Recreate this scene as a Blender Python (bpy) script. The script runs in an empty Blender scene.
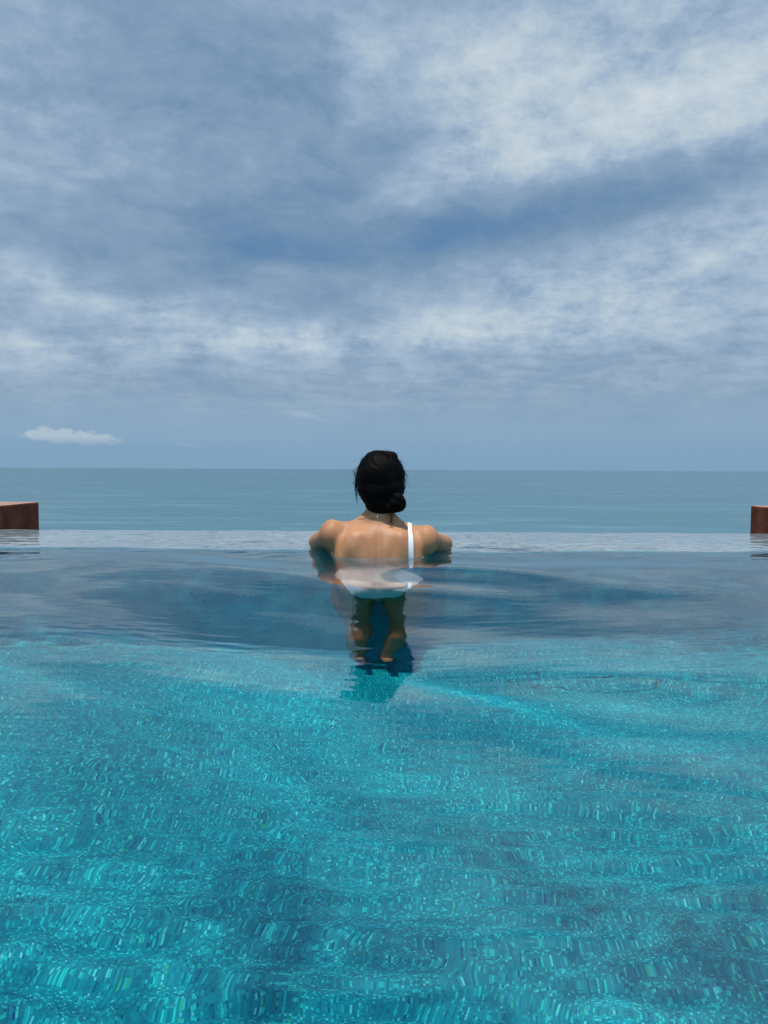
import bpy, bmesh, math, random
import numpy as np
from mathutils import Vector, Matrix, noise as mnoise

R = math.radians
sc = bpy.context.scene
COL = sc.collection
rng = np.random.default_rng(7)
random.seed(7)

# ------------------------------------------------------------------ settings
sc.view_settings.view_transform = 'Standard'
sc.view_settings.look = 'None'
sc.view_settings.exposure = 0.0
sc.view_settings.gamma = 1.0
sc.render.engine = 'CYCLES'
sc.cycles.max_bounces = 14
sc.cycles.diffuse_bounces = 4
sc.cycles.glossy_bounces = 5
sc.cycles.transmission_bounces = 10
sc.cycles.transparent_max_bounces = 8
sc.cycles.volume_bounces = 0
sc.cycles.caustics_refractive = True
sc.cycles.caustics_reflective = False
sc.cycles.blur_glossy = 0.0
sc.cycles.sample_clamp_indirect = 0.0
sc.cycles.use_denoising = True
sc.cycles.denoiser = 'OPENIMAGEDENOISE'
sc.cycles.denoising_input_passes = 'RGB_ALBEDO_NORMAL'

CAM_Z = 0.306
F_PX = 739.6
PITCH = -3.30
ROLL = 0.30
WEIR_IN, WEIR_OUT, WEIR_TOP = 2.85, 3.68, -0.030
POOL_Z = -1.50
XL, XR = -1.915, 2.045
SEA_Z = -30.0
SUN_EL, SUN_AZ = 76.0, 200.0        # azimuth clockwise from +Y (view direction); sun is high, behind

# ------------------------------------------------------------------ helpers
def link(o, parent=None):
    COL.objects.link(o)
    if parent is not None:
        o.parent = parent
    return o

def obj_from_bm(name, bm, mats, parent=None, smooth=True):
    me = bpy.data.meshes.new(name)
    bm.to_mesh(me); bm.free()
    for m in (mats if isinstance(mats, (list, tuple)) else [mats]):
        me.materials.append(m)
    if smooth:
        me.polygons.foreach_set('use_smooth', [True] * len(me.polygons))
    return link(bpy.data.objects.new(name, me), parent)

def tag(o, label=None, cat=None, group=None, kind=None):
    for k, v in (('label', label), ('category', cat), ('group', group), ('kind', kind)):
        if v:
            o[k] = v

class NT:
    """small wrapper that makes node trees readable"""
    def __init__(self, tree):
        self.t = tree; self.n = tree.nodes; self.l = tree.links
    def node(self, typ, **kw):
        n = self.n.new(typ)
        for k, v in kw.items():
            setattr(n, k, v)
        return n
    def put(self, sock, v):
        if v is None: return
        if isinstance(v, bpy.types.NodeSocket):
            self.l.new(v, sock)
        else:
            sock.default_value = v
    def m(self, op, a, b=None, c=None, clamp=False):
        n = self.node('ShaderNodeMath', operation=op, use_clamp=clamp)
        for i, v in enumerate((a, b, c)):
            self.put(n.inputs[i], v)
        return n.outputs[0]
    def vm(self, op, a, b=None, scale=None):
        n = self.node('ShaderNodeVectorMath', operation=op)
        self.put(n.inputs[0], a)
        if b is not None: self.put(n.inputs[1], b)
        if scale is not None: self.put(n.inputs['Scale'], scale)
        return n.outputs['Value'] if op in ('DOT_PRODUCT', 'LENGTH') else n.outputs['Vector']
    def sep(self, v):
        n = self.node('ShaderNodeSeparateXYZ'); self.put(n.inputs[0], v); return n.outputs
    def comb(self, x=0., y=0., z=0.):
        n = self.node('ShaderNodeCombineXYZ')
        for i, v in enumerate((x, y, z)): self.put(n.inputs[i], v)
        return n.outputs[0]
    def noise(self, vec, scale=1., detail=4., rough=.5, dist=0., lac=2.):
        n = self.node('ShaderNodeTexNoise')
        self.put(n.inputs['Vector'], vec)
        n.inputs['Scale'].default_value = scale; n.inputs['Detail'].default_value = detail
        n.inputs['Roughness'].default_value = rough; n.inputs['Distortion'].default_value = dist
        n.inputs['Lacunarity'].default_value = lac
        return n.outputs['Fac']
    def noisec(self, *a, **k):
        f = self.noise(*a, **k)
        return f.node.outputs['Color']
    def ramp(self, fac, stops, interp='LINEAR'):
        n = self.node('ShaderNodeValToRGB'); cr = n.color_ramp; cr.interpolation = interp
        while len(cr.elements) < len(stops): cr.elements.new(0.5)
        while len(cr.elements) > len(stops): cr.elements.remove(cr.elements[-1])
        for e, (p, c) in zip(cr.elements, stops):
            e.position = p
            e.color = (c if isinstance(c, (tuple, list)) else (c, c, c)) + ((1,) if not (isinstance(c, (tuple, list)) and len(c) == 4) else ())
        self.put(n.inputs[0], fac); return n.outputs[0]
    def mix(self, f, a, b, mode='MIX'):
        n = self.node('ShaderNodeMix', data_type='RGBA', blend_type=mode)
        self.put(n.inputs[0], f)
        for s, v in ((n.inputs[6], a), (n.inputs[7], b)):
            if isinstance(v, (tuple, list)) and len(v) == 3: v = tuple(v) + (1,)
            self.put(s, v)
        return n.outputs[2]
    def smooth(self, v, a, b, lo=0., hi=1.):
        n = self.node('ShaderNodeMapRange', interpolation_type='SMOOTHSTEP')
        self.put(n.inputs[0], v)
        for i, q in enumerate((a, b, lo, hi)): n.inputs[1 + i].default_value = q
        return n.outputs[0]
    def bump(self, h, strength=.3, dist=.01, normal=None):
        n = self.node('ShaderNodeBump')
        n.inputs['Strength'].default_value = strength; n.inputs['Distance'].default_value = dist
        self.put(n.inputs['Height'], h)
        if normal is not None: self.put(n.inputs['Normal'], normal)
        return n.outputs[0]

def material(name):
    m = bpy.data.materials.new(name); m.use_nodes = True
    t = NT(m.node_tree); t.n.clear()
    out = t.node('ShaderNodeOutputMaterial')
    return m, t, out

def principled(t, out, **kw):
    p = t.node('ShaderNodeBsdfPrincipled')
    for k, v in kw.items():
        s = p.inputs[k]
        if isinstance(v, (tuple, list)) and len(v) == 3 and s.type == 'RGBA': v = tuple(v) + (1,)
        t.put(s, v)
    t.l.new(p.outputs[0], out.inputs[0])
    return p

def objco(t):
    return t.node('ShaderNodeTexCoord').outputs['Object']

# ------------------------------------------------------------------ world: veiled daylight sky
def px_dir(px, py):
    """photo pixel -> (azimuth, elevation) of that part of the sky"""
    x = (px - 384) / F_PX; y = -(py - 512) / F_PX
    rr = R(-ROLL)
    x, y = x * math.cos(rr) - y * math.sin(rr), x * math.sin(rr) + y * math.cos(rr)
    p = R(PITCH)
    f = math.cos(p) - y * math.sin(p); u = math.sin(p) + y * math.cos(p)
    return math.atan2(x, f), math.atan2(u, math.hypot(x, f))

def build_world():
    w = bpy.data.worlds.new('World'); sc.world = w; w.use_nodes = True
    t = NT(w.node_tree); t.n.clear()
    out = t.node('ShaderNodeOutputWorld'); bg = t.node('ShaderNodeBackground')
    t.l.new(bg.outputs[0], out.inputs[0]); bg.inputs[1].default_value = 0.1
    sky = t.node('ShaderNodeTexSky', sky_type='NISHITA'); sky.sun_disc = False
    sky.sun_elevation = R(SUN_EL); sky.sun_rotation = R(SUN_AZ)
    sky.air_density = 1.2; sky.dust_density = 2.5; sky.ozone_density = 1.5
    d = t.node('ShaderNodeTexCoord').outputs['Generated']
    x, y, z = t.sep(d)
    az = t.m('ARCTAN2', x, y)
    el = t.m('ARCSINE', z)
    # cloud layer coordinates (a flat layer seen in perspective)
    den = t.m('ADD', t.m('MAXIMUM', z, 0.0), 0.13)
    P = t.comb(t.m('DIVIDE', x, den), t.m('DIVIDE', y, den), 0.)
    warp = t.vm('SCALE', t.vm('SUBTRACT', t.noisec(P, 1.1, 3., .55), (0.5, 0.5, 0.5)), scale=0.5)
    PW = t.vm('ADD', P, warp)
    # warped angular coordinates for the large banks
    A = t.comb(az, t.m('MULTIPLY', el, 1.6), 3.)
    wa = t.vm('SUBTRACT', t.noisec(A, 4.5, 5., .55), (0.5, 0.5, 0.5))
    wx, wy, _ = t.sep(wa)
    azw = t.m('MULTIPLY_ADD', wx, 0.22, az)
    elw = t.m('MULTIPLY_ADD', wy, 0.10, el)

    def blob(px, py, sx, sy, ang, amp, acc, warped=True):
        a0, e0 = px_dir(px, py)
        da = t.m('SUBTRACT', azw if warped else az, a0); de = t.m('SUBTRACT', elw if warped else el, e0)
        c, s = math.cos(R(ang)), math.sin(R(ang))
        sx /= F_PX; sy /= F_PX
        u = t.m('MULTIPLY_ADD', da, c / sx, t.m('MULTIPLY', de, s / sx))
        v = t.m('MULTIPLY_ADD', da, -s / sy, t.m('MULTIPLY', de, c / sy))
        q = t.m('MULTIPLY_ADD', u, u, t.m('MULTIPLY', v, v))
        g = t.m('EXPONENT', t.m('MULTIPLY', q, -0.5))
        return t.m('MULTIPLY_ADD', g, amp, acc)
    T = 0.0
    # light banks (+) and dark banks (-): px, py, sx, sy, tilt, amount
    for b in [(660, 92, 125, 40, -6, .27), (748, 125, 60, 48, 0, .13), (490, 78, 60, 24, 40, .18),
              (555, 150, 110, 20, 14, .20), (610, 130, 120, 40, 0, .09), (590, 28, 160, 24, 8, .08),
              (610, 196, 210, 15, 9, -.30), (455, 218, 60, 16, 10, -.12), (700, 238, 110, 16, 0, .14),
              (302, 190, 28, 60, -65, -.10), (318, 100, 16, 50, 20, -.14), (398, 128, 26, 18, 0, -.18),
              (200, 85, 90, 42, -15, -.15), (330, 262, 120, 30, -8, -.14), (120, 262, 140, 18, -4, -.08),
              (250, 232, 70, 26, 0, -.06), (560, 285, 150, 22, -4, .16), (505, 322, 115, 17, 3, .19),
              (480, 330, 60, 14, 0, .12), (640, 320, 140, 30, 0, .08), (400, 300, 36, 16, -20, .10),
              (88, 305, 95, 14, -6, .18), (8, 352, 30, 10, 0, .30), (270, 344, 80, 7, 2, .26),
              (215, 352, 60, 12, 0, .10), (120, 175, 110, 30, -25, .04), (20, 50, 60, 80, 0, .08),
              (330, 35, 70, 30, 0, .06), (345, 95, 22, 40, 0, .10), (310, 408, 26, 3, 0, .14),
              (245, 165, 50, 22, -30, .06), (620, 420, 200, 20, 0, -.05)]:
        T = blob(b[0], b[1], b[2], b[3], b[4], b[5] * (1.1 if b[5] > 0 else 1.28), T)
    n1 = t.m('SUBTRACT', t.noise(PW, 1.0, 7., .56), .5)
    n2 = t.m('SUBTRACT', t.noise(t.vm('MULTIPLY', PW, (1., 1.7, 1.)), 3.2, 7., .6, .3), .5)
    n3 = t.m('SUBTRACT', t.noise(t.comb(azw, t.m('MULTIPLY', elw, 2.3), 9.), 14., 8., .66, .1), .5)
    hz = t.smooth(el, R(.6), R(7.0))          # clouds lose their grain towards the horizon
    n4 = t.m('SUBTRACT', t.noise(t.comb(az, t.m('MULTIPLY', el, 1.5), 4.), 15., 10., .68, 0.), .5)
    grain = t.m('ADD', t.m('ADD', t.m('MULTIPLY', n1, .52), t.m('MULTIPLY', n2, .36)), t.m('MULTIPLY', n3, .50))
    n4w = t.m('MULTIPLY_ADD', t.smooth(T, -.05, .35), 1.0, .42)
    grain = t.m('ADD', grain, t.m('MULTIPLY', n4, n4w))
    T = t.m('ADD', t.m('MULTIPLY', T, t.m('MULTIPLY_ADD', n2, 1.2, 1.0)), t.m('MULTIPLY', grain, hz))
    T = t.m('ADD', T, .44)
    T = t.m('SUBTRACT', T, t.smooth(el, R(32), R(40), 0., .42))  # sky above the view darkened to weaken its reflection in the pool
    # little cumulus row low on the left
    cn = t.noise(t.comb(t.m('MULTIPLY', az, 1.), t.m('MULTIPLY', el, 1.6), 1.), 70., 4., .6)
    cum = 0.0
    for b in [(44, 439, 15, 5, 0, 1.), (75, 440, 22, 5.5, 0, 1.), (100, 444, 18, 3, 0, .7),
              (183, 447, 13, 2.2, 0, .7), (230, 449, 15, 1.8, 0, .55)]:
        cum = blob(*b, cum, warped=False)
    cum = t.smooth(t.m('MULTIPLY', cum, t.m('MULTIPLY_ADD', t.m('SUBTRACT', cn, .5), 3.6, 1.)), .34, 1.0)
    cum = t.m('MULTIPLY', cum, t.smooth(el, px_dir(75, 450)[1], px_dir(75, 438)[1], .1, 1.))
    low = 0.0
    for b in [(75, 449, 60, 3.2, 0, 1.), (150, 450, 60, 2.5, 0, .6)]:
        low = blob(*b, low, warped=False)
    T = t.m('ADD', T, t.m('MULTIPLY', low, -.10))
    col = t.ramp(t.m('MULTIPLY', T, .72), [(0.0, (.115, .235, .42)), (.16, (.18, .30, .455)), (.30, (.255, .375, .525)),
                     (.445, (.365, .485, .63)), (.60, (.49, .60, .69)), (.76, (.59, .68, .75)), (1.0, (.72, .78, .82))])
    # clear-ish blue belt above the horizon
    hcol = t.ramp(el, [(0.0, (.215, .385, .55)), (R(1.0), (.215, .385, .575)), (R(7), (.30, .45, .60))])
    hm = t.smooth(el, R(1.2), R(7.0), .85, 0.)
    col = t.mix(hm, col, hcol)
    col = t.mix(t.m('MULTIPLY', cum, .72), col, (.50, .60, .68))
    # unseen sky brightened as added fill: round the sun, overhead, behind the camera
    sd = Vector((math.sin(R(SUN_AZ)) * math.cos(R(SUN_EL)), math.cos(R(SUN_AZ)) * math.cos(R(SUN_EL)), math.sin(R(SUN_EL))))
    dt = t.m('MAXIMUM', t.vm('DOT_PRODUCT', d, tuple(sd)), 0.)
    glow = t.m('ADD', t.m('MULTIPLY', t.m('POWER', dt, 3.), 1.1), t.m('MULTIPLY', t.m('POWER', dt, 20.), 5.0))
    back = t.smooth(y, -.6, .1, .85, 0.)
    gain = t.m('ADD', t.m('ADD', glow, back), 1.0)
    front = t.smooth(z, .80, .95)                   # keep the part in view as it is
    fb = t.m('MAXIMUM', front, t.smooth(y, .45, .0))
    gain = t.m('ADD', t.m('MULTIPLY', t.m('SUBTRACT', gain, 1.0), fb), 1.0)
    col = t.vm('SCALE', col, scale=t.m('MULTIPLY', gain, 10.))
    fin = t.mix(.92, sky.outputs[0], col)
    # below the horizon: dull sea colour bounce
    fin = t.mix(t.smooth(z, -.02, -.002, 1., 0.), fin, (.6, 1.2, 1.6))
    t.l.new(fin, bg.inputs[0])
    w.cycles.sampling_method = 'MANUAL'; w.cycles.sample_map_resolution = 1024
    return sd
SUN_DIR = build_world()

sl = bpy.data.lights.new('sun', 'SUN'); sl.energy = 4.4; sl.angle = R(2.0); sl.color = (1.0, .95, .86)
sun = link(bpy.data.objects.new('sun', sl)); sun.rotation_euler = SUN_DIR.to_track_quat('Z', 'Y').to_euler()

# ------------------------------------------------------------------ materials
def mosaic_mat(name, plane, palette, tile, grout, variation=.0):
    m, t, out = material(name)
    co = t.sep(objco(t))
    a, b = {'xy': (co[0], co[1]), 'xz': (co[0], co[2]), 'yz': (co[1], co[2])}[plane]
    sa, sb = t.m('DIVIDE', a, tile), t.m('DIVIDE', b, tile)
    cell = t.comb(t.m('FLOOR', sa), t.m('FLOOR', sb), 0.)
    wn = t.node('ShaderNodeTexWhiteNoise', noise_dimensions='3D'); t.put(wn.inputs[0], cell)
    colr = t.ramp(wn.outputs['Value'], palette, 'CONSTANT')
    fa, fb = t.m('FRACT', sa), t.m('FRACT', sb)
    edge = t.m('MINIMUM', t.m('MINIMUM', fa, t.m('SUBTRACT', 1., fa)), t.m('MINIMUM', fb, t.m('SUBTRACT', 1., fb)))
    g = t.smooth(edge, .03, .10)
    big = t.noise(objco(t), 1.1, 3., .5)
    colr = t.mix(1., colr, t.ramp(big, [(.3, 1 - variation), (.7, 1 + variation)]), 'MULTIPLY')
    colr = t.mix(g, grout, colr)
    principled(t, out, **{'Base Color': colr, 'Roughness': .4, 'Specular IOR Level': .08, 'Normal': t.bump(g, .25, .001)})
    return m

TEAL = [(0.0, (.002, .26, .33)), (.25, (.003, .33, .39)), (.48, (.004, .40, .45)), (.62, (.002, .20, .28)),
        (.74, (.010, .52, .54)), (.84, (.02, .74, .72)), (.945, (.002, .11, .25)), (.958, (.14, .88, .84)),
        (.985, (.05, .62, .30)), (.993, (.002, .05, .30))]
TEAL = [(p, (c[0] * .5, (c[1] + .08) * .58 if c[1] < .7 else c[1] * .66, (c[2] + .10) * .62 if c[1] < .7 else c[2] * .68)) for p, c in TEAL]
M_floor = mosaic_mat('pool_mosaic_floor', 'xy', TEAL, .0056, (.004, .22, .27), .10)
DEEP = [(p, tuple(q * .35 + .65 * m_ for q, m_ in zip(c, (.02, .40, .52)))) for p, c in TEAL]
M_wallx = mosaic_mat('pool_mosaic_wall', 'xz', DEEP, .0056, (.01, .12, .18), .10)
M_wally = mosaic_mat('pool_mosaic_side', 'yz', TEAL, .0056, (.02, .22, .27), .10)
PALE = [(0.0, (.29, .36, .37)), (.3, (.34, .41, .42)), (.6, (.40, .46, .47)), (.85, (.23, .30, .32))]
M_weir = mosaic_mat('pool_edge_mosaic', 'xy', PALE, .025, (.38, .43, .43), .12)

def terracotta():
    m, t, out = material('terracotta_plaster')
    co = objco(t)
    n = t.noise(co, 9., 6., .6); n2 = t.noise(co, 70., 4., .6)
    st = t.noise(t.vm('MULTIPLY', co, (6., 6., 1.2)), 3., 4., .6)
    c = t.ramp(n, [(.25, (.12, .030, .015)), (.5, (.19, .052, .026)), (.75, (.27, .085, .048))])
    c = t.mix(t.m('MULTIPLY', t.smooth(st, .48, .70), .7), c, (.07, .022, .015))
    principled(t, out, **{'Base Color': c, 'Roughness': .9, 'Specular IOR Level': .15, 'Normal': t.bump(t.m('ADD', n, t.m('MULTIPLY', n2, .4)), .5, .01)})
    return m
M_terra = terracotta()

def terracotta_top():
    m, t, out = material('pale_wall_top')  # paler, pinker tone for the upward faces of the walls
    co = objco(t)
    n = t.noise(co, 14., 6., .6)
    c = t.ramp(n, [(.3, (.24, .12, .085)), (.7, (.40, .23, .17))])
    principled(t, out, **{'Base Color': c, 'Roughness': .85, 'Normal': t.bump(n, .4, .006)})
    return m
M_cope = terracotta_top()

def water_mat():
    m, t, out = material('pool_water_surface')
    g = t.node('ShaderNodeBsdfGlass'); g.inputs['IOR'].default_value = 1.333; g.inputs['Roughness'].default_value = 0.
    t.l.new(g.outputs[0], out.inputs['Surface'])
    return m
M_water = water_mat()

def sea_mat():
    m, t, out = material('sea_water')
    co = objco(t)
    x, y, z = t.sep(co)
    dist = t.vm('LENGTH', co)
    c1 = t.noise(t.vm('MULTIPLY', co, (.35, 1., 1.)), .0045, 5., .55)
    c2 = t.noise(t.vm('MULTIPLY', co, (.25, 1., 1.)), .03, 5., .6)
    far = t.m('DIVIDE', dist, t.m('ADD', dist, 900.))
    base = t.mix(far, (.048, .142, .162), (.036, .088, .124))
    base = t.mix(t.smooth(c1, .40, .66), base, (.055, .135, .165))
    base = t.mix(t.m('MULTIPLY', t.smooth(c2, .50, .72), .5), base, (.10, .22, .245))
    # thin slicks and foam lines drawn out by the swell
    wv = t.noise(t.vm('MULTIPLY', co, (.12, 1., 1.)), .011, 4., .6, 1.2)
    line = t.smooth(t.m('ABSOLUTE', t.m('SUBTRACT', wv, .5)), .0, .018, 1., 0.)
    base = t.mix(t.m('MULTIPLY', line, .20), base, (.24, .34, .38))
    w1 = t.noise(t.vm('MULTIPLY', co, (.5, 1., 1.)), .22, 5., .62)
    w2 = t.noise(t.vm('MULTIPLY', co, (.45, 1., 1.)), .035, 4., .55)
    nrm = t.bump(t.m('MULTIPLY_ADD', w2, 2.5, w1), .8, 1.6)
    ro = t.ramp(c1, [(.3, .22), (.7, .38)])
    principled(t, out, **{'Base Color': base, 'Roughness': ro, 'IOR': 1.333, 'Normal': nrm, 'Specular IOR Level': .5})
    return m
M_sea = sea_mat()

def simple(name, c0, c1, scale, rough=.85, bump=.4, bd=.02):
    m, t, out = material(name)
    co = objco(t); n = t.noise(co, scale, 6., .6)
    principled(t, out, **{'Base Color': t.ramp(n, [(.3, c0), (.7, c1)]), 'Roughness': rough, 'Normal': t.bump(n, bump, bd)})
    return m
M_deck = simple('stone_deck', (.30, .24, .19), (.42, .35, .28), 3., .8)
M_hill = simple('scrub_hillside', (.030, .055, .020), (.10, .095, .045), .35, .95, .8, .5)
M_outer = simple('outer_stone', (.20, .24, .25), (.30, .34, .34), 6., .6)

# ------------------------------------------------------------------ camera
cd = bpy.data.cameras.new('camera'); cd.sensor_fit = 'VERTICAL'; cd.sensor_height = 36.0
cd.lens = 36.0 * F_PX / 1024; cd.clip_start = .02; cd.clip_end = 200000
cam = link(bpy.data.objects.new('camera', cd)); cam.location = (0, 0, CAM_Z)
cam.rotation_euler = (Matrix.Rotation(R(90 + PITCH), 3, 'X') @ Matrix.Rotation(R(ROLL), 3, 'Z')).to_euler()
sc.camera = cam

# ------------------------------------------------------------------ sea, hillside, deck
def grid_obj(name, xs, ys, Z, mat, smooth=True):
    ny, nx = len(ys), len(xs)
    X, Y = np.meshgrid(xs, ys)
    co = np.stack([X, Y, Z], -1).reshape(-1, 3).astype(np.float32)
    i = np.arange(ny * nx).reshape(ny, nx)
    f = np.stack([i[:-1, :-1], i[:-1, 1:], i[1:, 1:], i[1:, :-1]], -1).reshape(-1, 4)
    me = bpy.data.meshes.new(name)
    me.vertices.add(len(co)); me.vertices.foreach_set('co', co.ravel())
    me.loops.add(f.size); me.loops.foreach_set('vertex_index', f.ravel().astype(np.int32))
    me.polygons.add(len(f)); me.polygons.foreach_set('loop_start', np.arange(0, f.size, 4, dtype=np.int32))
    me.update(calc_edges=True)
    if smooth: me.polygons.foreach_set('use_smooth', np.ones(len(f), bool))
    me.materials.append(mat)
    return link(bpy.data.objects.new(name, me))

gx = np.concatenate([-np.geomspace(90000, 50, 26), np.linspace(-40, 40, 5), np.geomspace(50, 90000, 26)])
gy = np.concatenate([-np.geomspace(90000, 50, 20), np.linspace(-30, 60, 5), np.geomspace(80, 90000, 30)])
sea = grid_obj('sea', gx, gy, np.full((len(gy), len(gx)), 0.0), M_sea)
sea.location.z = SEA_Z
tag(sea, kind='structure')

hx = np.linspace(-120, 120, 97); hy = np.linspace(-60, 75, 70)
HX, HY = np.meshgrid(hx, hy)
HZ = np.where(HY < -14, -0.25, 0.)
s = np.clip((HY - 3.9) / 62., 0, 1)
HZ = -2.1 - 30.0 * s ** .8
HZ = np.where(HY < 3.9, -2.1, HZ)
for k in range(HZ.shape[0]):
    for j in range(HZ.shape[1]):
        if HY[k, j] > 5:
            HZ[k, j] += 1.1 * (mnoise.fractal(Vector((HX[k, j] * .07, HY[k, j] * .07, 0)), 1., 2., 4) - .4) * min(1, (HY[k, j] - 5) / 12)
hill = grid_obj('hillside', hx, hy, HZ, M_hill); tag(hill, kind='structure')

def boxes(name, lst, mats, parent=None, bev=0.0, smooth=False):
    bm = bmesh.new()
    for (x0, x1, y0, y1, z0, z1, mi) in lst:
        r = bmesh.ops.create_cube(bm, size=1., matrix=Matrix.Translation(((x0 + x1) / 2, (y0 + y1) / 2, (z0 + z1) / 2)) @ Matrix.Diagonal((x1 - x0, y1 - y0, z1 - z0, 1)))
        for f in {f for v in r['verts'] for f in v.link_faces}: f.material_index = mi
    if bev:
        bmesh.ops.bevel(bm, geom=list(bm.edges), offset=bev, segments=2, affect='EDGES', profile=.6)
    return obj_from_bm(name, bm, mats, parent, smooth)

deck = boxes('deck', [(-20, XL - .36, -16, 1.4, -2.2, .0, 0), (XR + .36, 20, -16, 1.4, -2.2, .0, 0),
                      (XL - .36, XR + .36, -16, -4.65, -2.2, .0, 0)], [M_deck])
tag(deck, kind='structure')

# basin: floor, front (steps side) wall and the two lined sides
basin = boxes('pool_basin', [
    (XL - .1, XR + .1, -4.65, WEIR_OUT, POOL_Z - .25, POOL_Z, 0),
    (XL - .1, XR + .1, -4.65, -4.45, POOL_Z + .001, .0, 1),
    (XL - .1, XL + .006, -4.44, WEIR_IN - .003, POOL_Z + .001, -.012, 2),
    (XR - .006, XR + .1, -4.44, WEIR_IN - .003, POOL_Z + .001, -.012, 2)], [M_floor, M_wallx, M_wally])
tag(basin, kind='structure')

# the submerged overflow edge: pale cap on a mosaic wall
bm = bmesh.new()
CR = .13
prof = [(WEIR_IN - CR * (1 - math.sin(a)), POOL_Z + .002 + CR * (1 - math.cos(a))) for a in np.linspace(0, math.pi / 2, 9)] + [(WEIR_IN, WEIR_TOP - .018), (WEIR_IN + .004, WEIR_TOP - .007), (WEIR_IN + .014, WEIR_TOP - .001),
        (WEIR_IN + .03, WEIR_TOP), (WEIR_OUT - .02, WEIR_TOP + .008), (WEIR_OUT - .004, WEIR_TOP + .002), (WEIR_OUT, WEIR_TOP - .012), (WEIR_OUT, -2.2)]
xs_ = (XL - .02, XR + .02)
vs = [[bm.verts.new((xx, a, b)) for a, b in prof] for xx in xs_]
for i in range(len(prof) - 1):
    f = bm.faces.new((vs[0][i], vs[1][i], vs[1][i + 1], vs[0][i + 1]))
    f.material_index = 3 if i < 4 else 0 if i < 11 else (1 if i < len(prof) - 2 else 2)
bmesh.ops.recalc_face_normals(bm, faces=bm.faces)
weir = obj_from_bm('pool_edge', bm, [M_wallx, M_weir, M_outer, M_floor], None, False)
for p_ in weir.data.polygons:
    p_.use_smooth = p_.index < 8
tag(weir, kind='structure')

# terracotta side walls flanking the pool
def side_wall(x_in, sgn, y_end, label):
    w = .34
    bm = bmesh.new()
    ys = np.linspace(-4.6, y_end, 60)
    x0, x1 = x_in, x_in + sgn * w
    r = bmesh.ops.create_cube(bm, size=1., matrix=Matrix.Translation(((x0 + x1) / 2, (y_end - 4.6) / 2, (-2.1 + .116) / 2)) @ Matrix.Diagonal((w, y_end + 4.6, 2.216, 1)))
    bmesh.ops.bevel(bm, geom=list(bm.edges), offset=.008, segments=2, affect='EDGES', profile=.6)
    bmesh.ops.subdivide_edges(bm, edges=[e for e in bm.edges if abs(e.verts[0].co.y - e.verts[1].co.y) > 3], cuts=60)
    for v in bm.verts:
        q = mnoise.noise(Vector((v.co.x * 3, v.co.y * 4, v.co.z * 3))) * .0022
        v.co.x += q; v.co.z += q
    for f in bm.faces:
        f.material_index = 1 if f.normal.z > .9 else 0
    o = obj_from_bm('side_wall', bm, [M_terra, M_cope], None, False)
    tag(o, label, 'wall', 'low terracotta walls flanking the pool')
side_wall(XL, -1, 4.10, 'reddish brown plaster wall end with pale top, at the left end of the pool edge')
side_wall(XR, 1, 4.12, 'reddish brown plaster wall end cut by the right frame edge, beside the overflow ledge')

# ------------------------------------------------------------------ pool water
def wave_field(X, Y):
    Z = np.zeros_like(X)
    depth_fade = np.clip((3.55 - Y) / .9, .22, 1.) ** 1.2
    bands = [  # wavelength range, number, rms slope, direction spread about Y (deg)
        (.85, 1.7, 8, .030, 45), (.38, .85, 12, .026, 60), (.15, .34, 16, .011, 50), (.07, .15, 22, .009, 45), (.024, .06, 36, .013, 34)]
    for bi, (l0, l1, n, slope, spread) in enumerate(bands):
        Zb = np.zeros_like(X)
        for _ in range(n):
            lam = l0 * (l1 / l0) ** rng.random()
            k = 2 * math.pi / lam
            th = R(rng.normal(6, spread * .6))
            kx, ky = k * math.sin(th), k * math.cos(th)
            a = slope * math.sqrt(2. / n) / k
            ph = rng.random() * 2 * math.pi
            Zb += a * np.sin(kx * X + ky * Y + ph + .8 * np.sin(.9 * X + 1.3 * ph) + .5 * np.sin(1.7 * Y + ph))
        if bi >= 2:      # gusts: patches of calmer and livelier ripples
            e = np.zeros_like(X)
            for _ in range(7):
                l = .5 + 1.1 * rng.random(); th = rng.random() * 6.28
                e += np.sin(2 * math.pi / l * (math.cos(th) * X + math.sin(th) * Y * 1.4) + rng.random() * 6.28)
            e = np.clip(.85 + .38 * e / 1.9, .15, 1.8)
            Zb *= e * np.clip(1.25 - (Y - .9) / 1.3, .10, 1.)
        if bi < 2: Zb *= 1 + .75 * np.clip((1.4 - Y) / .6, 0, 1)     # livelier away from the sheltered edge
        Z += Zb
    # faint ring ripples spreading from the bather and from off-frame movement
    for cx, cy, lam, amp, dec in ((-2.2, .6, .3, .0012, 2.5),):
        r = np.hypot(X - cx, Y - cy) + 1e-3
        Z += amp * np.sin(2 * math.pi * r / lam) * np.exp(-r / dec) * np.clip(r / .2, 0, 1)
    Z *= depth_fade
    # a soft trough in front of the bather
    Z -= .040 * np.exp(-((Y - 1.48) / np.where(Y > 1.48, .56, 1.0)) ** 2) * np.exp(-((X + .05 * (Y - 2)) / .55) ** 2)
    # chop of the thin sheet running over the ledge
    on = np.clip((Y - 2.56 + .22 * np.clip((np.abs(X) - .6) / .5, 0, 1)) / .20, 0, 1) * np.clip((WEIR_OUT - Y) / .05, 0, 1)
    ch = np.zeros_like(X)
    for _ in range(46):
        lam = .03 * (5.5) ** rng.random(); k = 2 * math.pi / lam; th = R(rng.normal(0, 24))
        ch += math.sqrt(2 / 46) * .046 / k * np.sin(k * (math.sin(th) * X + math.cos(th) * Y) + rng.random() * 6.28)
    return Z + ch * on

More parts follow.
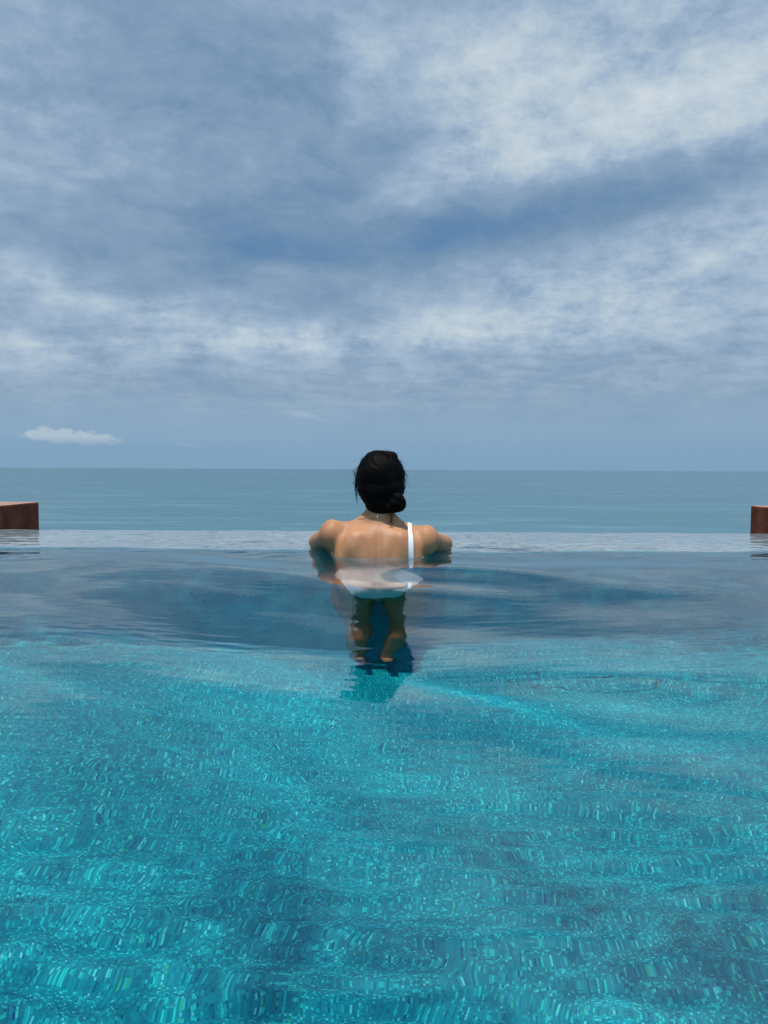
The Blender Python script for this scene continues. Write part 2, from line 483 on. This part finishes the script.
def axis(knots):
    out = []
    for (a, b, st) in knots:
        n = max(1, int(round((b - a) / st)))
        out += list(np.linspace(a, b, n, endpoint=False))
    return np.array(out + [knots[-1][1]])
def build_water():
    xs = axis([(XL - .05, -.9, .016), (-.9, .9, .0065), (.9, XR + .05, .016)])
    ys = axis([(-4.5, -.2, .06), (-.2, .2, .015), (.2, 1.5, .0055), (1.5, 2.8, .009), (2.8, WEIR_OUT + .006, .007)])
    X, Y = np.meshgrid(xs, ys)
    Z = wave_field(X, Y)
    # surface bends down over the outer lip
    Z -= np.clip((Y - (WEIR_OUT - .05)) / .056, 0, 1) ** 2 * .012
    o = grid_obj('pool_water', xs, ys, Z, M_water)
    # close the body of water below the tiles
    bm = bmesh.new(); bm.from_mesh(o.data)
    be = [e for e in bm.edges if e.is_boundary]
    r = bmesh.ops.extrude_edge_only(bm, edges=be)
    nv = [g for g in r['geom'] if isinstance(g, bmesh.types.BMVert)]
    for v in nv: v.co.z = POOL_Z - .12
    bmesh.ops.contextual_create(bm, geom=[e for e in bm.edges if e.is_boundary])
    bmesh.ops.recalc_face_normals(bm, faces=bm.faces)
    for f in bm.faces: f.smooth = abs(f.normal.z) > .3 and len(f.verts) == 4
    bm.to_mesh(o.data); bm.free()
    tag(o, kind='structure')
    return o
water = build_water()

# ------------------------------------------------------------------ the bather
def skin_mat():
    m, t, out = material('skin')
    co = objco(t)
    n = t.noise(co, 16., 5., .6); n2 = t.noise(co, 240., 3., .6); n3 = t.noise(co, 60., 2., .5)
    c = t.ramp(n, [(.3, (.34, .145, .064)), (.7, (.47, .225, .105))])
    sp = t.smooth(n3, .68, .76)
    c = t.mix(t.m('MULTIPLY', sp, .25), c, (.28, .12, .06))
    p = principled(t, out, **{'Base Color': c, 'Roughness': .52, 'Specular IOR Level': .28, 'Normal': t.bump(n2, .25, .002)})
    p.inputs['Subsurface Weight'].default_value = .12
    p.inputs['Subsurface Radius'].default_value = (.010, .004, .002)
    p.inputs['Subsurface Scale'].default_value = 1.
    return m
M_skin = skin_mat()
def hair_mat():
    m, t, out = material('black_hair')
    co = objco(t)
    s_ = t.noise(t.vm('MULTIPLY', co, (150., 60., 22.)), 1., 3., .6, .6)
    c = t.ramp(s_, [(.3, (.0006, .0005, .0005)), (.75, (.003, .0025, .002))])
    principled(t, out, **{'Base Color': c, 'Roughness': .6, 'Specular IOR Level': .05, 'Normal': t.bump(s_, .5, .003)})
    return m
M_hair = hair_mat()
def suit_mat():
    m, t, out = material('white_swim_fabric')
    co = objco(t)
    rib = t.m('SINE', t.m('MULTIPLY', t.sep(co)[0], 1400.))
    n = t.noise(co, 30., 3., .5)
    principled(t, out, **{'Base Color': t.ramp(n, [(.3, (.74, .75, .75)), (.7, (.82, .83, .83))]), 'Roughness': .7,
                          'Normal': t.bump(t.m('MULTIPLY_ADD', n, 3., rib), .2, .001)})
    return m
M_suit = suit_mat()
def metal(name, c, r=.2):
    m, t, out = material(name); principled(t, out, **{'Base Color': c, 'Metallic': 1., 'Roughness': r}); return m
M_gold = metal('gold_chain', (.80, .58, .28)); M_pearl = simple('pearl', (.80, .78, .74), (.85, .84, .80), 50., .2, .0)

PX, PY = -.018, 2.665        # where she stands
bmB = bmesh.new()
def ell(bm, c, r, rot=None, u=28, v=18):
    M = Matrix.Translation(c) @ (rot.to_4x4() if rot else Matrix.Identity(4)) @ Matrix.Diagonal((r[0], r[1], r[2], 1))
    bmesh.ops.create_uvsphere(bm, u_segments=u, v_segments=v, radius=1., matrix=M)
def limb(bm, pts, seg=20, sub=5):
    """pts: (x, y, z, radius); a chain of tapered, round ended pieces"""
    for a, b in zip(pts[:-1], pts[1:]):
        A, B = Vector(a[:3]), Vector(b[:3]); d = B - A; L = d.length
        q = d.to_track_quat('Z', 'Y').to_matrix().to_4x4()
        rows = []
        for k in range(5): rows.append((-a[3] * math.cos(k / 5 * math.pi / 2), a[3] * math.sin(k / 5 * math.pi / 2)))
        for k in range(sub + 1): rows.append((L * k / sub, a[3] + (b[3] - a[3]) * k / sub))
        for k in range(1, 6): rows.append((L + b[3] * math.sin(k / 5 * math.pi / 2), b[3] * math.cos(k / 5 * math.pi / 2)))
        rings = []
        for ri, (h, r) in enumerate(rows):
            if ri in (0, len(rows) - 1): rings.append([bm.verts.new((Matrix.Translation(A) @ q) @ Vector((0, 0, h)))])
            else: rings.append([bm.verts.new((Matrix.Translation(A) @ q) @ Vector((r * math.cos(2 * math.pi * i / seg), r * math.sin(2 * math.pi * i / seg), h))) for i in range(seg)])
        for r0, r1 in zip(rings[:-1], rings[1:]):
            if len(r0) == 1:
                for i in range(seg): bm.faces.new((r0[0], r1[(i + 1) % seg], r1[i]))
            elif len(r1) == 1:
                for i in range(seg): bm.faces.new((r0[i], r0[(i + 1) % seg], r1[0]))
            else:
                for i in range(seg): bm.faces.new((r0[i], r0[(i + 1) % seg], r1[(i + 1) % seg], r1[i]))
def loft(bm, rings, seg=56, p=2.25):
    allr = []
    for (z, a, b, cy, cx) in rings:
        row = []
        for i in range(seg):
            th = 2 * math.pi * i / seg; c, s = math.cos(th), math.sin(th)
            row.append(bm.verts.new((cx + a * math.copysign(abs(c) ** (2 / p), c), cy + b * math.copysign(abs(s) ** (2 / p), s), z)))
        allr.append(row)
    for r0, r1 in zip(allr[:-1], allr[1:]):
        for i in range(seg): bm.faces.new((r0[i], r0[(i + 1) % seg], r1[(i + 1) % seg], r1[i]))
    bm.faces.new(allr[0][::-1]); bm.faces.new(allr[-1])

def interp_rings(keys, n=44):
    keys = sorted(keys); zs = [k[0] for k in keys]
    zz = np.linspace(zs[0], zs[-1], n)
    cols = []
    for c in range(1, 5):
        v = np.array([k[c] for k in keys])
        # monotone-ish cubic through Catmull-Rom
        out = []
        for z in zz:
            i = min(max(int(np.searchsorted(zs, z)) - 1, 0), len(zs) - 2)
            h = zs[i + 1] - zs[i]; u = (z - zs[i]) / h
            m0 = (v[i + 1] - v[max(i - 1, 0)]) / (zs[i + 1] - zs[max(i - 1, 0)]) * h
            j = min(i + 2, len(v) - 1)
            m1 = (v[j] - v[i]) / (zs[j] - zs[i]) * h
            out.append((2 * u ** 3 - 3 * u * u + 1) * v[i] + (u ** 3 - 2 * u * u + u) * m0 + (-2 * u ** 3 + 3 * u * u) * v[i + 1] + (u ** 3 - u * u) * m1)
        cols.append(out)
    return [(zz[i], cols[0][i], cols[1][i], cols[2][i], cols[3][i]) for i in range(n)]

def build_person():
    root = bpy.data.objects.new('person', None); link(root)
    root.location = (PX, PY, POOL_Z)
    tag(root, 'woman in white one-strap swimsuit, dark hair in a low bun, leaning on the pool edge', 'person')
    bm = bmesh.new()
    # torso rings: z (0 = water level), half width, half depth, centre y, centre x  (relative to PX, PY)
    keys = [(.112, .060, .050, .012, .0), (.100, .100, .064, .008, .0), (.078, .134, .078, .004, .0), (.045, .155, .090, .0, .0),
            (.0, .166, .100, .0, .0), (-.06, .164, .106, .002, .0), (-.14, .146, .102, .004, .0), (-.24, .124, .090, .006, .0),
            (-.30, .128, .092, .004, .0), (-.38, .152, .102, .0, .0), (-.48, .176, .112, -.004, .0), (-.55, .172, .108, -.004, .0), (-.60, .150, .095, .0, .0)]
    loft(bm, interp_rings(keys))
    FL = POOL_Z + .05
    for s in (-1, 1):
        limb(bm, [(s * .02, .012, .13, .040), (s * .075, .010, .092 - .005 * (s > 0), .034), (s * .140, .012, .080 - .013 * (s > 0), .036)])     # trapezius to acromion
        ell(bm, (s * .082, -.060, .025), (.052, .036, .070), Matrix.Rotation(s * R(-14), 3, 'Y'))               # shoulder blade
        ell(bm, (s * .128, -.015, -.02), (.034, .070, .095))                                                    # lat
        ell(bm, (s * .072, .075, -.045), (.058, .050, .055))                                                    # breast
        ell(bm, (s * .078, -.075, -.50), (.078, .062, .080))                                                    # buttock
        limb(bm, [(s * .086, -.004, -.50, .090), (s * .094, .0, -.68, .082), (s * .096, .008, -.90, .058), (s * .092, .006, -.97, .053),
                  (s * .082, -.014, -1.09, .054), (s * .068, -.012, -1.22, .037), (s * .064, -.010, FL + .150, .031)])
        limb(bm, [(s * .064, -.034, FL + .110, .029), (s * .068, .0, FL + .095, .030), (s * .074, .05, FL + .040, .026), (s * .078, .072, FL + .022, .020)])
        for i, (dx, L) in enumerate(((-.022, .030), (-.008, .030), (.004, .026), (.015, .021), (.025, .015))):
            limb(bm, [(s * .078 + s * dx, .070, FL + .014, .0095 if i else .012), (s * .080 + s * dx, .076 + L, FL + .010, .008 if i else .011)], 10, 2)
    # arms: out and forward, elbows on the ledge
    dz = .0
    L_sh, R_sh = (-.158, .012, .072), (.160, .014, .054)
    L_el, R_el = (-.241, .232, .020), (.252, .236, .014)
    for (sh, el, wr, s) in ((L_sh, L_el, (-.055, .385, .0, .022), 1), (R_sh, R_el, (.095, .315, .004, .022), -1)):
        mid = tuple((sh[i] * .5 + el[i] * .5) for i in range(3))
        limb(bm, [sh + (.050,), (mid[0] - s * .004, mid[1], mid[2] - .002, .038), el + (.037,)])
        q = tuple(el[i] * .7 + wr[i] * .3 for i in range(3))
        limb(bm, [el + (.035,), (q[0], q[1], q[2] + .002, .037), wr])
        ell(bm, (sh[0] - s * .010, sh[1] - .012, sh[2] - .003), (.049, .052, .057))
        # hand: palm, four fingers and a thumb
        W = Vector(wr[:3]); d = (W - Vector(el)); d.z = 0; d.normalize()
        d = (d + Vector((s * .55, -.12 * s * s, 0))).normalized()
        side = Vector((-d.y, d.x, 0)) * s       # towards the far (little finger) side for left, etc.
        Pm = W + d * .048 + Vector((0, 0, -.004))
        rot = Matrix((d, Vector((-d.y, d.x, 0)), Vector((0, 0, 1)))).transposed()
        ell(bm, Pm, (.048, .037, .014), rot)
        for k, (off, LL) in enumerate(((-.027, .060), (-.009, .072), (.010, .077), (.028, .068))):
            b0 = W + d * (.078 - abs(off) * .25) + side * off + Vector((0, 0, -.002))
            dd = (d + side * off * 3.2).normalized()
            p1 = b0 + dd * LL * .45 + Vector((0, 0, .003)); p2 = p1 + dd * LL * .32 - Vector((0, 0, .004)); p3 = p2 + dd * LL * .23 - Vector((0, 0, .007))
            limb(bm, [tuple(b0) + (.0092,), tuple(p1) + (.0085,), tuple(p2) + (.008,), tuple(p3) + (.007,)], 12, 3)
        t0 = W + d * .022 + side * .028 - Vector((0, 0, .003)); td = (d * .75 + side * .8).normalized()
        limb(bm, [tuple(t0) + (.013,), tuple(t0 + td * .034) + (.0056,), tuple(t0 + td * .034 + (td + d * .5).normalized() * .03) + (.0085,)], 12, 3)
    # neck and head with a face (turned to the sea)
    limb(bm, [(0., .012, .085, .060), (.0, .016, .135, .051), (.002, .026, .19, .049)])
    hc = Vector((.004, .045, .268))
    ell(bm, hc, (.070, .088, .092))
    ell(bm, hc + Vector((0, .030, -.038)), (.056, .056, .072))                       # face and jaw
    ell(bm, hc + Vector((0, .066, -.092)), (.022, .020, .018))                       # chin
    limb(bm, [tuple(hc + Vector((0, .090, .004))) + (.0085,), tuple(hc + Vector((0, .104, -.034))) + (.013,)], 14, 3)   # nose
    for s in (-1, 1):
        ell(bm, hc + Vector((s * .030, .070, .004)), (.014, .014, .011))             # eyes under lids
        ell(bm, hc + Vector((s * .030, .076, .020)), (.020, .010, .006))             # brow
        ell(bm, hc + Vector((s * .036, .060, -.035)), (.022, .022, .020))            # cheek
        ell(bm, hc + Vector((s * .010, -.0 + .095, -.038)), (.008, .009, .007))      # nostril wing
        ell(bm, hc + Vector((s * .072, .0, -.020)), (.008, .018, .030), Matrix.Rotation(R(12), 3, 'X'))  # ear
    ell(bm, hc + Vector((0, .086, -.060)), (.022, .011, .0055)); ell(bm, hc + Vector((0, .084, -.068)), (.019, .011, .006))
    bmesh.ops.recalc_face_normals(bm, faces=bm.faces)
    for v in bm.verts:
        if v.co.z < -.5: v.co.y += .035 * (-.5 - v.co.z) / (-.5 - POOL_Z)
        v.co.z -= POOL_Z
    raw = obj_from_bm('body_raw', bm, M_skin, None)
    md = raw.modifiers.new('r', 'REMESH'); md.mode = 'VOXEL'; md.voxel_size = .0042; md.use_smooth_shade = True
    ms = raw.modifiers.new('s', 'SMOOTH'); ms.factor = .5; ms.iterations = 5
    dg = bpy.context.evaluated_depsgraph_get(); dg.update()
    me = bpy.data.meshes.new_from_object(raw.evaluated_get(dg))
    bpy.data.objects.remove(raw)
    n = len(me.vertices); co = np.empty(n * 3, np.float32); me.vertices.foreach_get('co', co); co = co.reshape(-1, 3)
    zz = co[:, 2] + POOL_Z
    # extra smoothing of the trunk only (keeps fingers and face)
    ed = np.empty(len(me.edges) * 2, np.int32); me.edges.foreach_get('vertices', ed); ed = ed.reshape(-1, 2)
    deg = np.bincount(ed.ravel(), minlength=n).astype(np.float32)
    keep = ((zz < .15) & (co[:, 1] < .17) & (zz > -1.30))
    wgt = np.where(keep, 1., 0.)[:, None]
    wgt *= np.clip((.155 - zz) / .03, 0, 1)[:, None] * np.clip((.19 - co[:, 1]) / .04, 0, 1)[:, None]
    wgt *= (1 - .75 * np.clip((np.abs(co[:, 0:1]) - .135) / .03, 0, 1))
    for _ in range(46):
        acc = np.zeros_like(co)
        for c in range(3):
            acc[:, c] = np.bincount(ed[:, 0], co[ed[:, 1], c], n) + np.bincount(ed[:, 1], co[ed[:, 0], c], n)
        avg = acc / deg[:, None]
        co = co + (avg - co) * .6 * wgt
    # spine furrow and the hollow between the shoulder blades
    back = np.clip((-.03 - co[:, 1]) / .03, 0, 1)
    zz = co[:, 2] + POOL_Z
    up = np.clip((.115 - zz) / .05, 0, 1) * np.clip((zz + .42) / .1, 0, 1)
    co[:, 1] += back * up * (.0072 * np.exp(-(co[:, 0] / .013) ** 2) + .003 * np.exp(-(co[:, 0] / .035) ** 2))
    for s in (-1, 1):   # inner edge of the shoulder blade
        ex = co[:, 0] - s * (.052 + (.04 - zz) * -.18)
        co[:, 1] += back * np.clip((.085 - zz) / .03, 0, 1) * np.clip((zz + .06) / .05, 0, 1) * (.0038 * np.exp(-(ex / .014) ** 2))
    me.vertices.foreach_set('co', co.astype(np.float32).ravel())
    me.polygons.foreach_set('use_smooth', np.ones(len(me.polygons), bool))
    me.materials.clear(); me.materials.append(M_skin); me.name = 'body'
    body = link(bpy.data.objects.new('body', me), root)

    # swimsuit: the body's own surface, cut and lifted by a fabric's thickness
    W0 = -POOL_Z        # water level in local z
    def cut(bm, p, nrm):
        bmesh.ops.bisect_plane(bm, geom=list(bm.verts) + list(bm.edges) + list(bm.faces), plane_co=p, plane_no=nrm, clear_outer=True, dist=1e-5)
    def shell(name, planes, lift, parent, thick=.0016):
        bm = bmesh.new(); bm.from_mesh(me)
        for p, nn in planes: cut(bm, Vector(p), Vector(nn))
        bm.normal_update()
        for v in bm.verts: v.co += v.normal * lift
        r = bmesh.ops.solidify(bm, geom=list(bm.faces), thickness=thick)
        return obj_from_bm(name, bm, M_suit, parent)
    # neckline sits at the water; slightly lower in the middle of the back
    suit = shell('swimsuit', [((0, 0, W0 - .003), (0, -.03, 1)), ((0, .165, 0), (0, 1, 0)), ((0, 0, W0 - .60), (0, 0, -1)),
                              ], .0030, root)
    # leg openings
    bm = bmesh.new(); bm.from_mesh(suit.data)
    for s in (-1, 1):
        dele = [f for f in bm.faces if (f.calc_center_median().z - (W0 - .555)) < max(0, abs(f.calc_center_median().x) - .055) * 1.15 + .0]
        bmesh.ops.delete(bm, geom=dele, context='FACES')
    bmesh.ops.delete(bm, geom=[f for f in bm.faces if f.calc_center_median().z > W0 - .09 and (abs(f.calc_center_median().x) > .178 or f.calc_center_median().y > .145)], context='FACES')
    bm.to_mesh(suit.data); bm.free()
    sx = .113
    shell('strap', [((sx + .009, 0, W0 + .0), (1, 0, .05)), ((sx - .009, 0, W0 + .0), (-1, 0, -.01)), ((0, 0, W0 - .016), (0, 0, -1)), ((0, .15, 0), (0, 1, 0))], .0036, suit, .002)

    # hair: cap, low bun on the right of the nape
    bm = bmesh.new()
    H = Vector((.004, .045, .268 + W0))
    ell(bm, H + Vector((0, -.016, .008)), (.090, .094, .101))
    ell(bm, H + Vector((.003, -.040, -.030)), (.086, .068, .078))
    ell(bm, H + Vector((.004, -.048, -.072)), (.062, .052, .056))
    ell(bm, H + Vector((.030, -.010, .085)), (.034, .050, .020))
    bunc = H + Vector((.046, -.064, -.080))
    ell(bm, bunc, (.038, .036, .034)); ell(bm, bunc + Vector((.008, -.010, -.006)), (.030, .030, .028)); ell(bm, bunc + Vector((-.030, .004, -.010)), (.036, .034, .028))
    # twisted locks wound round the bun
    for k in range(3):
        pts = []
        for i in range(15):
            a = i / 14 * 2 * math.pi + k * 2.1
            pts.append(tuple(bunc + Vector((math.cos(a) * (.030 + .004 * k), -.020 - .008 * math.sin(a * 2 + k), math.sin(a) * (.024 + .003 * k)))) + (.011,))
        limb(bm, pts, 10, 1)
    bmesh.ops.recalc_face_normals(bm, faces=bm.faces)
    raw = obj_from_bm('hair_raw', bm, M_hair, None)
    md = raw.modifiers.new('r', 'REMESH'); md.mode = 'VOXEL'; md.voxel_size = .0032
    ms = raw.modifiers.new('s', 'SMOOTH'); ms.factor = .5; ms.iterations = 5
    dg = bpy.context.evaluated_depsgraph_get(); dg.update()
    hm = bpy.data.meshes.new_from_object(raw.evaluated_get(dg)); bpy.data.objects.remove(raw)
    bm = bmesh.new(); bm.from_mesh(hm); bm.normal_update()
    face_c = H + Vector((0, .085, -.03))
    dele = []
    for v in bm.verts:
        q = v.co - H
        # combed furrows running towards the bun
        dd = (v.co - bunc); ang = math.atan2(dd.z, dd.x)
        v.co += v.normal * (.0007 * math.sin(ang * 46 + 6 * mnoise.noise(v.co * 18)) + .0035 * mnoise.noise(v.co * 22))
        if q.y > .045 and q.z < .058 - max(0, abs(q.x) - .03) * .4 + (q.y - .045) * .1: dele.append(v)
    bmesh.ops.delete(bm, geom=dele, context='VERTS')
    # loose strands: thin tapered tubes leaving the outline
    def strand(p0, p1, p2, r0=.0006):
        pts = []
        for i in range(9):
            u = i / 8; p = p0 * (1 - u) ** 2 + p1 * 2 * u * (1 - u) + p2 * u * u
            pts.append(tuple(p) + (r0 * (1 - .6 * u),))
        limb(bm, pts, 4, 1)
    for _ in range(140):
        a = random.uniform(-.5, math.pi + .5); rr = random.uniform(.94, 1.0)
        base = H + Vector((math.cos(a) * .088 * rr, random.uniform(-.07, .02), math.sin(a) * .098 * rr))
        tang = Vector((-math.sin(a), 0, math.cos(a))) * random.choice((-1, 1)); outw = Vector((math.cos(a), random.uniform(-.4, .1), math.sin(a)))
        L = random.uniform(.015, .045)
        strand(base, base + tang * L * .5 + outw * L * random.uniform(.05, .3), base + tang * L + outw * L * random.uniform(-.1, .45), .0007)
    for k in range(26):   # left temple wisps
        base = H + Vector((-.086 + random.uniform(0, .006), random.uniform(-.03, .01), random.uniform(-.01, .03)))
        strand(base, base + Vector((-.012 - random.random() * .008, 0, -.03)), base + Vector((-.004 + random.random() * .012, 0, -.06 - random.random() * .03)), .0006)
    for k in range(44):   # nape: soft hairs and one loose lock hanging beside the bun
        bx = random.uniform(-.035, .075)
        base = H + Vector((bx, -.070 + random.uniform(-.01, .012) + abs(bx) * .15, -.108 + random.uniform(0, .015)))
        L = random.uniform(.012, .030) if k < 30 else random.uniform(.045, .068)
        if k >= 30: base = H + Vector((.038 + random.uniform(-.006, .006), -.095, -.105))
        strand(base, base + Vector((random.uniform(-.004, .006), -.004, -L * .5)), base + Vector((random.uniform(-.012, .010), -.002, -L)), .0007)
    hair = obj_from_bm('hair', bm, M_hair, root)

    # thin chain round the neck with a small pearl at the nape
    bm = bmesh.new()
    from mathutils.bvhtree import BVHTree
    bb = bmesh.new(); bb.from_mesh(me); tree = BVHTree.FromBMesh(bb); bb.free()
    ring = []
    cz = W0 + .133
    N = 120
    for i in range(N + 1):
        a = 2 * math.pi * i / N
        dr = Vector((math.sin(a), -math.cos(a), 0))
        o0 = Vector((0, .016, cz + .006 - .028 * (1 - math.cos(a)) * .5 + .003 * math.cos(3 * a)))
        hit = tree.ray_cast(o0 + dr * .078, -dr)
        p = (hit[0] if hit[0] else o0 + dr * .055) + dr * .0012
        ring.append(tuple(p) + (.0009,))
    limb(bm, ring, 6, 1)
    neck = obj_from_bm('necklace', bm, M_gold, root)
    bm = bmesh.new(); p = Vector(ring[N - 2][:3]); ell(bm, p + Vector((0, -.003, -.004)), (.0036, .0036, .0036), None, 14, 10)
    limb(bm, [tuple(p + Vector((0, -.002, -.006))) + (.001,), tuple(p + Vector((.001, -.002, -.014))) + (.0008,)], 6, 1)
    obj_from_bm('pearl', bm, M_pearl, neck)
    return root
build_person()

# the sun is refracted through the rippled surface onto the tiles and the bather
sl.cycles.is_caustics_light = True
for o in COL.objects:
    if o.type == 'MESH':
        if o.name == 'pool_water': o.cycles.is_caustics_caster = True
        elif o.name in ('pool_basin', 'pool_edge', 'body', 'swimsuit', 'strap'): o.cycles.is_caustics_receiver = True
